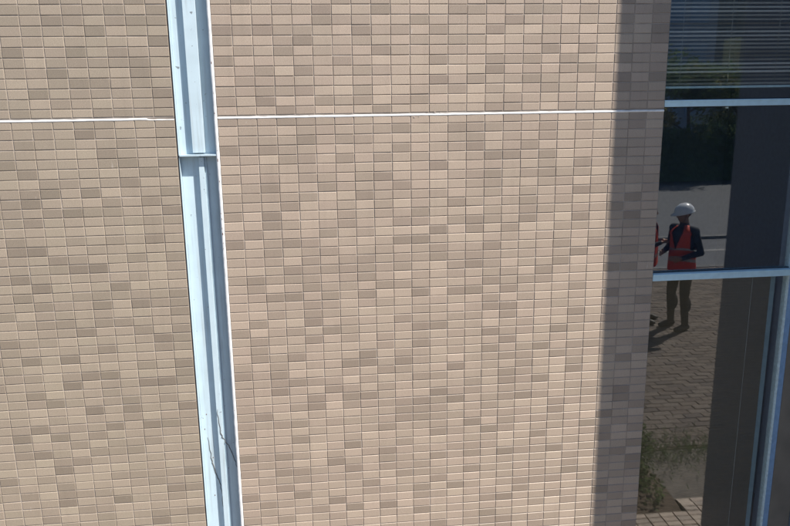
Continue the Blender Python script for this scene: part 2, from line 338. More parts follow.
# ------------------------------------------------------------------ expansion joint cover
J = empty('joint_cover', (-.107, 0, ZG), 'pale blue painted steel joint cover running top to bottom between two tiled walls', 'joint cover')
def jb(name, x0, x1, y0, y1, z0, z1, mat, bev=.0012):
    o = boxo(name, (x0, x1, y0, y1, z0, z1), mat, None, bev); o.parent = J; o.location = -Vector(J.location); return o
ZL = -.193; TOP = 2.0
jb('back_plate', -.2135, -.0005, .09, .11, ZG, TOP, M_dark, 0)  # near-black colour deepens the shade behind the cover
jb('upper_plate', -.2065, -.0125, .045, .06, ZL+.004, TOP, M_steel)
jb('upper_rib', -.1375, -.0755, .0185, .0445, ZL+.012, TOP, M_steel)
jb('lower_plate', -.2065, -.0125, .056, .07, ZG+.01, ZL-.005, M_steel)
jb('lower_rib', -.114, -.0865, .030, .0555, ZG+.01, ZL-.012, M_steel)
jb('lower_rib_flange', -.0862, -.0755, .047, .0555, ZG+.01, ZL-.012, M_steel)
jb('ledge', -.2045, -.0170, .0005, .055, ZL-.005, ZL+.004, M_steel2, .0015)
jb('right_flange', -.0124, -.0006, .0145, .07, ZG+.01, TOP, M_dark, .0008)  # shade painted in: near-black so the recess reads deeper
jb('left_flange', -.2080, -.2068, .004, .07, ZG+.01, TOP, M_steel2, .0008)  # darker copy of the paint deepens the recess shade
# wavy white bead at the right edge with rust where the paint has lifted
bm = bmesh.new(); prev = None
for i in range(520):
    z = ZG+.01+(TOP-ZG-.02)*i/519
    wv = noise.noise(Vector((z*6, 1, 0)))*.0022+noise.noise(Vector((z*28, 5, 0)))*.0012
    nw = .0022*max(0, noise.noise(Vector((z*14, 9, 0))))
    prof = [(-.0168+wv, .014), (-.0166+wv, .001), (-.0156+wv, -.0012), (-.007+nw, -.0028), (-.002+nw, -.0015), (.0003, .004)]
    ring = [bm.verts.new((x, y, z)) for x, y in prof]
    if prev:
        for k in range(5): bm.faces.new((prev[k], prev[k+1], ring[k+1], ring[k]))
    prev = ring
o = mk('edge_bead', bm, M_white, None, smooth=True); o.parent = J; o.location = -Vector(J.location)
bm = bmesh.new(); prev = None
for i in range(300):
    z = ZG+.01+(TOP-ZG-.02)*i/299
    wv = noise.noise(Vector((z*11, 21, 0)))*.0016
    if -.05 < z < .1: wv += .0022*(1-abs(z-.0)/.1)
    prof = [(-.2132, .03), (-.2130, .006), (-.2112+wv*.6, .0035), (-.2102+wv*.6, .03)]
    ring = [bm.verts.new((x, y, z)) for x, y in prof]
    if prev:
        for k in range(3): bm.faces.new((prev[k], prev[k+1], ring[k+1], ring[k]))
    prev = ring
o = mk('edge_sealant', bm, M_dark, None, smooth=True); o.parent = J; o.location = -Vector(J.location)
rs = bmesh.new()
for z in (.27, .12, .02, -.17, -.22, -.33, -.36, -.50, -.53, -.58, -.61, -.66, -.69, -.74, -1.28, -1.62):
    s = random.uniform(.0030, .0055)
    bmesh.ops.create_icosphere(rs, subdivisions=2, radius=s, matrix=Matrix.Translation((-.009+random.uniform(-.003, .002), -.0012, z)) @ Matrix.Diagonal((.55, .4, random.uniform(1.2, 2.4), 1)))
o = mk('rust_spots', rs, M_rust, None); o.parent = J; o.location = -Vector(J.location); o['kind'] = 'stuff'
rs = bmesh.new()
for x, y, z in ((-.175, .0555, -1.66), (-.19, .0555, -1.75), (-.155, .0555, -1.93), (-.16, .0555, -2.17)):
    bmesh.ops.create_icosphere(rs, subdivisions=2, radius=.003, matrix=Matrix.Translation((x, y, z)) @ Matrix.Diagonal((.8, .25, 1.5, 1)))
o = mk('paint_chips', rs, M_rust, None); o.parent = J; o.location = -Vector(J.location); o['kind'] = 'stuff'

def stem(name, pts, r0, r1, label):
    bm = bmesh.new(); P = []
    for a, b in zip(pts, pts[1:]):
        for k in range(5):
            q = Vector(a).lerp(Vector(b), k/5); P.append(q + Vector((noise.noise(q*70)*.008, 0, noise.noise(q*60+Vector((9, 9, 9)))*.006)))
    P.append(Vector(pts[-1])); n = len(P)
    tube(bm, P, [r0+(r1-r0)*math.sin(math.pi*(i/(n-1))**.8) for i in range(n)], 6)
    return tag(mk(name, bm, M_twig, None, smooth=True), label, 'dry stem')
ST1 = stem('dry_stem', [(-.176, .0545, -1.80), (-.166, .0545, -1.93), (-.160, .0545, -1.97), (-.135, .0545, -2.06), (-.118, .0545, -2.14), (-.1165, .0545, -2.30)], .0006, .0021,
     'dry dark stem lying on the left face of the joint cover near the bottom')
ST2 = stem('dry_stem', [(-.106, .0285, -1.62), (-.100, .0285, -1.76), (-.087, .0285, -1.80), (-.06, .0545, -1.87), (-.03, .0545, -1.97), (-.016, .0545, -2.03)], .0006, .0021,
     'dry dark stem crossing the shaded right recess of the joint cover')

# ------------------------------------------------------------------ window
YG = .05
W = empty('window', (2.85, YG, ZG), 'tall dark reflective window with pale blue crossbars at the right end of the tiled wall', 'window')
def wb(name, x0, x1, y0, y1, z0, z1, mat, bev=.0015, parent=None):
    o = boxo(name, (x0, x1, y0, y1, z0, z1), mat, None, bev); o.parent = parent or W; o.location = -Vector(W.location) if not parent else (0, 0, 0); return o
def pane(x0, x1, z0, z1):
    return wb('glass_pane', x0, x1, YG, YG+.006, z0, z1, M_glass, 0)
X0, XM, XR = 2.401, 3.258, 3.44
pane(X0, XM-.0005, .0485, 2.6); pane(X0, XM-.0005, -.930, .0115); pane(X0, XM-.0005, ZG+.25, -.9725)
def bar(name, x0, x1, z0, z1):
    o = wb(name, x0, x1, .004, YG+.03, z0, z1, M_frame, .003)
    return o
bar('crossbar', X0, XM-.001, .0135, .0495); bar('crossbar', X0, XM-.001, -.9715, -.9315)
bar('sill', X0, XM-.001, ZG+.2, ZG+.2495)
for z in (.0535, -.9275):   # thin raised lip along each bar
    wb('bar_lip', X0, XM-.002, .001, .0039, z-.012, z-.006, M_frame, .0008)
wb('mullion', XM+.0052, XM+.041, .034, .09, ZG+.2, 2.6, M_frame2, .003)
wb('mullion_edge', XM, XM+.005, .031, .09, ZG+.2, 2.6, simple('worn_white_edge', (.6, .74, .8), .4, var=.15, scale=60), .002)  # paler strip down the left edge of the mullion
wb('infill_panel', XM+.0415, XR-.001, .03, .05, ZG, 2.6, M_infill, 0)
wb('inner_post', 3.200, 3.236, YG+.075, YG+.1, ZG+.25, -.985, M_inner, .002)
wb('jamb', 2.400+.0005, 2.4035, .07, .2, ZG, 2.6, M_frame2, 0)
for z in (.0500, -.9310):
    wb('gasket', X0, XM-.002, .040, .0485, z, z+.0045, M_dark, 0)
for z in (.0085, -.9770):
    wb('gasket', X0, XM-.002, .036, .0485, z, z+.0045, M_dark, 0)
wb('drain_clip', 2.776, 2.786, .030, .0485, .0005, .008, M_rail, .001)
# room behind
bm = bmesh.new()
for b in ((2.2, 4.2, 2.5, 2.6, ZG-.1, 2.7), (2.1, 2.2, .21, 2.6, ZG-.1, 2.7), (4.2, 4.3, .21, 2.6, ZG-.1, 2.7), (2.1, 4.3, .2005, 2.6, 2.7, 2.8), (2.1, 4.3, .2005, 2.6, ZG-.2, ZG-.1)): box(bm, *b)
box(bm, 3.3, 4.3, .1005, .2, ZG-.1, 2.8); box(bm, 2.4045, 3.299, .1005, .2, ZG-.1, ZG+.2)
tag(mk('room_wall', bm, M_room), kind='structure')
# lintel over the window, out of view
boxo('lintel', (X0+.001, XR-.001, .0, .2, 2.601, 2.9), M_concrete)['kind'] = 'structure'

def blind(label, jit, z0, z1, pitch, ang, mat, railz, y, x1, cords, group=None):
    B = empty('venetian_blind', (2.8, y, z1), label, 'blind')
    bl = Vector(B.location); xa, xb = 2.412, x1
    bm = bmesh.new(); w2 = .0125; n = 5
    rows = []
    for k in range(n+1):
        u = -w2+2*w2*k/n; d = (.0016 if ang < 1 else 0)*(1-(u/w2)**2)
        yy = u*math.cos(ang)-d*math.sin(ang); zz = u*math.sin(ang)+d*math.cos(ang)
        rows.append([bm.verts.new((xa-2.8, yy, zz)), bm.verts.new((xb-2.8, yy, zz))])
    for a, b in zip(rows, rows[1:]): bm.faces.new((a[0], a[1], b[1], b[0]))
    for f in bm.faces: f.smooth = True
    g = bmesh.ops.solidify(bm, geom=bm.faces[:], thickness=.0003)
    sm = bpy.data.meshes.new('slat'); bm.to_mesh(sm); bm.free(); sm.materials.append(mat)
    z = z0; i = 0; rng = random.Random(3)
    while z < z1:
        o = link('slat', sm, B, (0, 0, z-bl.z)); o.rotation_euler = (rng.gauss(0, jit), rng.gauss(0, jit*.08), 0)
        z += pitch; i += 1
    if railz:
        r = boxo('bottom_rail', (xa-2.8, xb-2.8, -.009, .009, railz-.0065-bl.z, railz+.0065-bl.z), M_rail, B, .002)
    for c in cords:
        bm = bmesh.new(); tube(bm, [(c-2.8, -.0145, z0-bl.z), (c-2.8+.001, -.0145, z1-bl.z)], .0009, 5); mk('ladder_cord', bm, M_cord, B)
    boxo('head_rail', (xa-2.8, xb-2.8, -.014, .014, z1+.004-bl.z, z1+.04-bl.z), M_rail, B, .002)
    return B
blind('grey open slatted blind behind the top pane, its pale bottom rail above the crossbar', .002, .135, 1.6, .0215, R(30), M_slat, .1165, YG+.055, 3.215, (2.52, 2.80, 3.078))
blind('dark olive closed blind behind the lowest pane, with hair-thin horizontal slats', .0, ZG+.3, -.995, .0185, R(72), M_slat2, None, YG+.045, 3.185, (3.06,))

# ------------------------------------------------------------------ wing wall that throws the shade
M_wing = simple('blue_grey_panel', (.15, .18, .235), .5, var=.06, scale=3)
D = .95
WG = empty('wing_wall', (3.6, -.475, ZG), 'tall blue grey panelled wing wall standing out beside the window, seen only as its dark reflection and its shadow', 'wall')
wl = Vector(WG.location)
def wg(name, x0, x1, y0, y1, z0, z1, m, bev=0):
    bm = bmesh.new(); box(bm, x0-wl.x, x1-wl.x, y0-wl.y, y1-wl.y, z0-wl.z, z1-wl.z, bev=bev); return mk(name, bm, m, WG)
wg('core', XR+.012, XR+.30, -D+.012, .19, ZG, 5.2, M_wing)
for i in range(1):
    za, zb = ZG+.02, 5.195
    wg('panel', XR, XR+.0115, -D+.0125, .029, za, zb, M_wing, .002)
    wg('panel', XR, XR+.31, -D, -D+.0115, za, zb, M_wing, .002)
wg('coping', XR-.02, XR+.34, -D-.02, .2, 5.2005, 5.25, M_wing, .003)

# ------------------------------------------------------------------ ground
def sheet(name, x0, x1, y0, y1, z, mat, kind='structure'):
    bm = bmesh.new(); f = [bm.verts.new(p) for p in ((x0, y0, z), (x1, y0, z), (x1, y1, z), (x0, y1, z))]; bm.faces.new(f)
    return tag(mk(name, bm, mat), kind=kind)
sheet('ground', -400, 400, -500, 60, ZG-.045, M_dirt)
sheet('side_ground', 12.01, 60, -9.3, 0, ZG-.02, M_dirt); sheet('side_ground', -60, -.41, -9.3, 0, ZG-.02, M_dirt); sheet('bed_edge_ground', 3.43, 12.0, -2.235, -1.365, ZG-.012, M_dirt)
sheet('car_park', -40, 60, -20.6, -11.85, ZG-.004, M_asphalt)
sheet('lane', -40, 60, -11.7, -9.3, ZG-.004, M_road)
sheet('road_line', -40, 60, -10.65, -10.5, ZG, M_paint)
def kerb(y0, y1, h, label):
    K = empty('kerb', (8, (y0+y1)/2, ZG-.03), label, 'kerb', 'kerbs along the lane')
    for i in range(28):
        x = -8+i*1.0
        bm = bmesh.new(); box(bm, x+.005-8, x+.995-8, (y0-y1)/2, (y1-y0)/2, 0, h+.03, bev=.012); mk('kerb_stone', bm, M_kerb, K)
kerb(-9.36, -9.205, .0, 'low concrete kerb at the near side of the lane, behind the workers')
kerb(-11.86, -11.7, .06, 'raised concrete kerb at the far side of the lane, by the car park')

# paved strip along the wall foot
PV = empty('paving', (3.2, -1.0, ZG), 'strip of small tan paving blocks with dark joints by the planting bed', 'paving')
pm = [simple('paver_%d' % i, c, .8, var=.15, scale=25, bump=.5) for i, c in enumerate([(.42, .34, .28), (.36, .30, .25), (.46, .38, .31)])]
pms = []
for i in range(3):
    bm = bmesh.new(); box(bm, -.0555, .0555, -.0285, .0285, -.03, .012, bev=.003)
    me = bpy.data.meshes.new('paver'); bm.to_mesh(me); bm.free(); me.materials.append(pm[i]); pms.append(me)
rng = random.Random(5); rest = bmesh.new()
bm = bmesh.new(); box(bm, -6-3.2, 4.4-3.2, -.18, .5, -.03, .001); mk('bedding', bm, M_soil, PV)
bm = bmesh.new(); box(bm, 3.43-3.2, 4.4-3.2, -.36, -.181, -.03, .001); mk('bedding', bm, M_soil, PV)
for r_ in range(19):
    y = -1.36+.033+r_*.064
    if y > -.53: break
    for c_ in range(-75, 10):
        x = 3.43-.06+c_*.12
        if y < -1.18 and x < 3.43: continue
        if x < -6 or x > 4.4: continue
        vis = 2.6 < x < 3.95
        ro = (rng.gauss(0, .012), rng.gauss(0, .012), rng.gauss(0, .01)); dz = rng.gauss(0, .0012)
        if vis:
            o = link('paver', pms[rng.randrange(3)], PV, (x-3.2, y+1.0, dz)); o.rotation_euler = ro
        else: box(rest, x-.0555-3.2, x+.0555-3.2, y-.0285+1.0, y+.0285+1.0, -.03, .012+dz)
tag(mk('pavers', rest, pm[1], PV), kind='stuff')
BP = empty('brick_paving', (5.0, -5.5, ZG), 'brown brick paving with thin dark joints where the workers stand', 'paving')
bmats = [simple('brick_%d' % i, c, .9, var=.2, scale=30, bump=.5) for i, c in enumerate([(.122, .097, .082), (.140, .113, .093), (.104, .085, .075), (.152, .125, .105)])]
bms = []
for m_ in bmats:
    bm = bmesh.new(); box(bm, -.097, .097, -.047, .047, -.04, .0); es = [e for e in bm.edges if all(v.co.z > -.01 for v in e.verts)]
    bmesh.ops.bevel(bm, geom=es, offset=.004, segments=1, affect='EDGES'); me = bpy.data.meshes.new('brick'); bm.to_mesh(me); bm.free(); me.materials.append(m_); bms.append(me)
bm = bmesh.new(); box(bm, -5.4, 7.0, -3.68, 3.26, -.035, -.006); mk('bedding', bm, M_soil, BP)
rest = bmesh.new(); rng = random.Random(21); cells = []
for r_ in range(69):
    y = -2.32-r_*.1
    for c_ in range(-26, 34):
        x = 5.0+c_*.2+(.1 if r_ % 2 else 0)
        q = (x-.478)/(-y+4.1)
        vis = .47 < q < .64
        cells.append((0 if vis else 1, -y, x, y))
cells.sort()
for i, (v_, _, x, y) in enumerate(cells):
    k = rng.randrange(4); dz = rng.gauss(0, .0015); ro = (rng.gauss(0, .014), rng.gauss(0, .01), rng.gauss(0, .008))
    if v_ == 0 and i < 300:
        o = link('brick', bms[k], BP, (x-5.0, y+5.5, dz)); o.rotation_euler = ro
    else:
        t_ = bmesh.new(); a_ = [rest.verts.new((x-5+sx*.096, y+5.5+sy*.046, dz+.001*sx*ro[1]*60)) for sx, sy in ((-1, -1), (1, -1), (1, 1), (-1, 1))]; t_.free()
        b_ = [rest.verts.new((v.co.x, v.co.y, -.03)) for v in a_]
        rest.faces.new(a_).material_index = k
        for j in range(4): rest.faces.new((a_[j], b_[j], b_[(j+1) % 4], a_[(j+1) % 4])).material_index = k
tag(mk('bricks', rest, bmats, BP), kind='stuff')
sheet('wall_foot', -6, 3.43, -.5, .0, ZG+.001, M_road)

# planting bed
bm = bmesh.new()
nx, ny = 60, 16
vs = [[bm.verts.new((-6+9.42*i/nx, -1.19-1.05*j/ny, ZG-.02+.05*math.sin(math.pi*j/ny)*(1+.6*noise.noise(Vector((i*.7, j*.6, 0)))))) for j in range(ny+1)] for i in range(nx+1)]
for i in range(nx):
    for j in range(ny): bm.faces.new((vs[i][j], vs[i+1][j], vs[i+1][j+1], vs[i][j+1]))
tag(mk('planting_soil', bm, M_soil, smooth=True), kind='structure')

def leafy(name, n, rad, h, leaf, mats, rng, parent=None, dome=True, shell=.45):
    bm = bmesh.new()
    cl = [(rng.uniform(-1, 1), rng.uniform(-1, 1), rng.uniform(.1, 1)) for _ in range(max(5, n//120))]
    for i in range(n):
        c = cl[rng.randrange(len(cl))]
        p = Vector((c[0]+rng.gauss(0, .24), c[1]+rng.gauss(0, .24), c[2]+rng.gauss(0, .2)))
        if p.x**2+p.y**2 > 1.5: continue
        q = Vector((p.x*rad, p.y*rad, max(.02, p.z)*h))
        d = Vector((rng.gauss(0, 1), rng.gauss(0, 1), rng.gauss(.5, .8))).normalized(); s = d.cross(Vector((rng.gauss(0, 1), rng.gauss(0, 1), rng.gauss(0, 1)))).normalized()
        l = leaf*rng.uniform(.6, 1.3)
        v = [bm.verts.new(q+k) for k in (Vector((0, 0, 0)), d*l*.5+s*l*.28, d*l, d*l*.5-s*l*.28)]
        bm.faces.new(v).material_index = rng.randrange(len(mats))
    return mk(name, bm, mats, parent)

shrub_spots = [(3.04, -1.50, .27, 'round low green shrub in the bed corner nearest the paving blocks'), (3.2, -2.05, .27, 'small loose shrub behind the bed corner, close to the dusty ground'),
               (2.62, -1.72, .3, 'dark green shrub second from the bed corner'), (2.1, -1.65, .28, 'green shrub third from the bed corner'),
               (1.5, -1.7, .3, 'green shrub fourth from the bed corner, in front of the tiled wall')]
for x, y, rr, lab in shrub_spots:
    rng = random.Random(int(x*100)); T = empty('shrub', (x, y, ZG), lab, 'shrub', 'shrubs in the planting bed')
    leafy('foliage', 2600, rr, rr*1.1, .04, M_shrub, rng, T)
    bm = bmesh.new()
    for k in range(6):
        a = k*1.05; tube(bm, [(0, 0, 0), (.3*rr*math.cos(a), .3*rr*math.sin(a), rr*.5), (.7*rr*math.cos(a), .7*rr*math.sin(a), rr)], [.006, .004, .002], 5)
    mk('stems', bm, M_bark, T)
rng = random.Random(77)
bm = bmesh.new()
for i in range(5000):
    x = rng.uniform(1.0, 4.3); y = rng.choice((-1, 1))*abs(rng.gauss(0, .22))-2.2
    if x > 3.43: y = min(y, -1.42)
    h = rng.uniform(.02, .07); a = rng.uniform(0, 6.3); q = Vector((x, y, ZG)); s = Vector((math.cos(a), math.sin(a), 0))*.004
    bm.faces.new([bm.verts.new(v) for v in (q-s, q+s, q+Vector((rng.gauss(0, .02), rng.gauss(0, .02), h)))])
tag(mk('grass', bm, M_shrub), 'sparse weeds and grass at the edge of the planting bed', 'grass', kind='stuff')

# ------------------------------------------------------------------ trees beyond the car park (seen mirrored in the glass)
def tree_mesh(seed, H, rad):
    rng = random.Random(seed); tb = bmesh.new(); cb = bmesh.new(); tips = []
    base = [Vector((0, 0, 0)), Vector((.05, .02, H*.2)), Vector((rng.gauss(0, .15), rng.gauss(0, .15), H*.42)), Vector((rng.gauss(0, .3), rng.gauss(0, .3), H*.75))]
    tube(tb, base, [H*.035, H*.026, H*.02, H*.008], 8)
    for k in range(11):
        t = rng.uniform(.3, 1); p = base[2].lerp(base[3], t) if t > .5 else base[1].lerp(base[2], t*2)
        a = k*2.4; e = p+Vector((math.cos(a)*rad*rng.uniform(.5, .9), math.sin(a)*rad*rng.uniform(.5, .9), H*rng.uniform(.08, .3)))
        mid = p.lerp(e, .5)+Vector((0, 0, -.1)); tube(tb, [p, mid, e], [H*.011, H*.008, H*.003], 6); tips += [e, mid.lerp(e, .5)]
    tips.append(base[3]+Vector((0, 0, H*.12)))
    for e in tips:
        for c in range(3):
            cc = e+Vector((rng.gauss(0, rad*.2), rng.gauss(0, rad*.2), rng.gauss(0, rad*.16))); rr = rad*rng.uniform(.18, .34); mi = rng.randrange(3)
            for i in range(130):
                d = Vector((rng.gauss(0, 1), rng.gauss(0, 1), rng.gauss(0, .8))).normalized(); q = cc+d*rr*rng.random()**.4
                dd = (d+Vector((rng.gauss(0, .6), rng.gauss(0, .6), rng.gauss(0, .6)))).normalized(); s = dd.cross(Vector((rng.random(), rng.random(), rng.random()+.1))).normalized()
                l = rng.uniform(.14, .26)
                cb.faces.new([cb.verts.new(v) for v in (q, q+dd*l*.5+s*l*.3, q+dd*l, q+dd*l*.5-s*l*.3)]).material_index = mi
    a = bpy.data.meshes.new('trunk'); tb.to_mesh(a); tb.free(); a.materials.append(M_bark)
    b = bpy.data.meshes.new('crown'); cb.to_mesh(b); cb.free()
    for m in M_leaf: b.materials.append(m)
    return a, b
protos = [tree_mesh(3, 6.2, 2.3), tree_mesh(8, 7.4, 2.6)]
tspots = [(6.5, -22, 0, .62, 'leafy tree beyond the car park, leftmost of those mirrored in the glass'), (10.6, -22.6, 1, .50, 'dense dark tree mirrored just above the white helmet'),
          (14.2, -22.2, 0, .66, 'broad tree mirrored beyond the upper right of the car park'), (16.4, -22.8, 1, .50, 'tall tree beyond the car park nearest the tan building'),
          (3.0, -23.2, 1, .85, 'tree beyond the car park straight behind the camera'), (-1.5, -22.4, 0, .95, 'tree beyond the car park hidden behind the tiled wall mirror line'), (21.5, -22.4, 0, .9, 'outermost tree on the right beyond the car park')]
for x, y, k, s, lab in tspots:
    T = empty('broadleaf_tree', (x, y, ZG-.03), lab, 'tree', 'trees beyond the car park', rz=x); T.scale = (s, s, s)
    link('trunk', protos[k][0], T); link('crown', protos[k][1], T)
rng = random.Random(4)
bm = bmesh.new()
for i in range(26000):
    x = rng.uniform(-12, 30); y = -21.3-abs(rng.gauss(0, .5)); hh = 1.9+.5*noise.noise(Vector((x*.5, 0, 0)))
    q = Vector((x, y, ZG+rng.uniform(0, 1)**.6*hh)); d = Vector((rng.gauss(0, 1), rng.gauss(.5, 1), rng.gauss(0, 1))).normalized(); s = d.cross(Vector((rng.random()+.1, rng.random(), rng.random()))).normalized(); l = rng.uniform(.12, .24)
    bm.faces.new([bm.verts.new(v) for v in (q, q+d*l*.5+s*l*.32, q+d*l, q+d*l*.5-s*l*.32)]).material_index = rng.choice((0, 0, 1))
box(bm, -12, 30, -22.6, -21.6, ZG-.02, ZG+1.5, mi=0)
tag(mk('hedge', bm, M_leaf[:2]), 'long dark hedge under the trees beyond the car park', 'hedge')

# distant tan block, and a blue grey block added to dim the mirrored sky
BB = empty('blue_grey_building', (20.6, -50, ZG), 'wide blue grey office building furthest behind the trees', 'building')
bm = bmesh.new(); box(bm, -7, 12, -5, 5, 0, 22); mk('wall', bm, simple('blue_grey_cladding', (.30, .40, .55), .6), BB)
for r_ in range(7):
    for c_ in range(8):
        bm = bmesh.new(); box(bm, -6.6+c_*1.63, -5.4+c_*1.63, 5.001, 5.05, 1.2+r_*3, 2.9+r_*3); mk('window', bm, M_frame2, BB)  # window rows invented for the added block
bm = bmesh.new(); box(bm, -7.1, 12.1, -5.1, 5.1, 22.001, 22.4); mk('roof_slab', bm, M_concrete, BB)
B = empty('tan_building', (27, -39.5, ZG), 'plain tan building far behind the trees with one ochre wall panel', 'building')
bm = bmesh.new(); box(bm, -2, 3, -1.4, 1.5, 0, 15); mk('wall', bm, simple('render_grey', (.26, .27, .25), .9), B)
bm = bmesh.new(); box(bm, -2.04, -2.001, -.4, 1.4, 4.1, 5.9, bev=.01); mk('ochre_panel', bm, simple('ochre', (.75, .66, .36), .8), B)  # ochre colour stands in for sunlight on this shaded side
for r_ in range(5):
    for c_ in range(2):
        bm = bmesh.new(); box(bm, -1.5+c_*2.4, -.1+c_*2.4, 1.501, 1.53, 1.2+r_*2.8, 2.6+r_*2.8); mk('window', bm, M_dark, B)
bm = bmesh.new(); box(bm, -2.1, 3.1, -1.5, 1.6, 15.001, 15.3); mk('roof_slab', bm, M_concrete, B)

# ------------------------------------------------------------------ workers (seen mirrored in the glass)
SPH = {}
def ell(bm, c, r, m=None, seg=20):
    if seg not in SPH:
        t = bmesh.new(); bmesh.ops.create_uvsphere(t, u_segments=seg, v_segments=seg//2+2, radius=1); t.verts.index_update()
        SPH[seg] = ([v.co.copy() for v in t.verts], [[v.index for v in f.verts] for f in t.faces]); t.free()
    mt = Matrix.Translation(c) @ (m or Matrix()) @ Matrix.Diagonal((r[0], r[1], r[2], 1))
    vs = [bm.verts.new(mt @ p) for p in SPH[seg][0]]
    for f in SPH[seg][1]: bm.faces.new([vs[i] for i in f])
def cap(bm, a, b, ra, rb, k=7):
    a, b = Vector(a), Vector(b)
    for i in range(k+1):
        t = i/k; r = ra+(rb-ra)*t; ell(bm, a.lerp(b, t), (r, r, r), seg=12)
    tube(bm, [a, b], [ra, rb], 12)

def hand(bm, wrist, d, palm_n, curl=.5, s=1):
    """palm and five fingers; d = pointing direction, palm_n = palm normal"""
    d = Vector(d).normalized(); n = Vector(palm_n); n = (n-n.dot(d)*d).normalized(); q = d.cross(n)
    w = Vector(wrist)
    for k in range(4):
        o = (k-1.5)*.02*s; cap(bm, w+d*.01+q*o*.6, w+d*.085*s+q*o, .016, .0135, 4)
        ln = (.068, .078, .072, .058)[k]*s; a = w+d*.09*s+q*o; dd = d; ang = curl*.8
        for j, f in enumerate((.45, .32, .23)):
            dd = (math.cos(ang)*d+math.sin(ang)*n); b = a+dd*ln*f; cap(bm, a, b, .0095-.001*j, .009-.001*j, 3); a = b; ang += curl*.8
    a = w+d*.03*s-q*.03*s; b = a+(d*.6-q*.6+n*.45).normalized()*.038*s; c = b+(d*.9-q*.15+n*.4).normalized()*.03*s
    cap(bm, w+d*.02-q*.012, a, .015, .014, 3); cap(bm, a, b, .0125, .011, 3); cap(bm, b, c, .0105, .009, 3)

M_skin = simple('skin', (.30, .17, .11), .55, var=.05)
M_hair = simple('hair', (.015, .012, .011), .6)
M_shirt = simple('navy_workwear', (.02, .024, .036), .85, var=.15, bump=.3)
M_trou = simple('work_trousers', (.02, .022, .026), .9, var=.15, bump=.3)
M_boot = simple('boots', (.02, .018, .016), .6)
M_orange = simple('orange_vest', (.66, .062, .022), .7, var=.08)
M_tape = simple('reflective_tape', (.33, .33, .32), .35)
M_helmet = simple('helmet_white', (.8, .82, .84), .25, var=.02)
M_board = simple('clipboard_sheet', (.32, .33, .34), .7)
M_eye = simple('eye_white', (.7, .7, .68), .3)

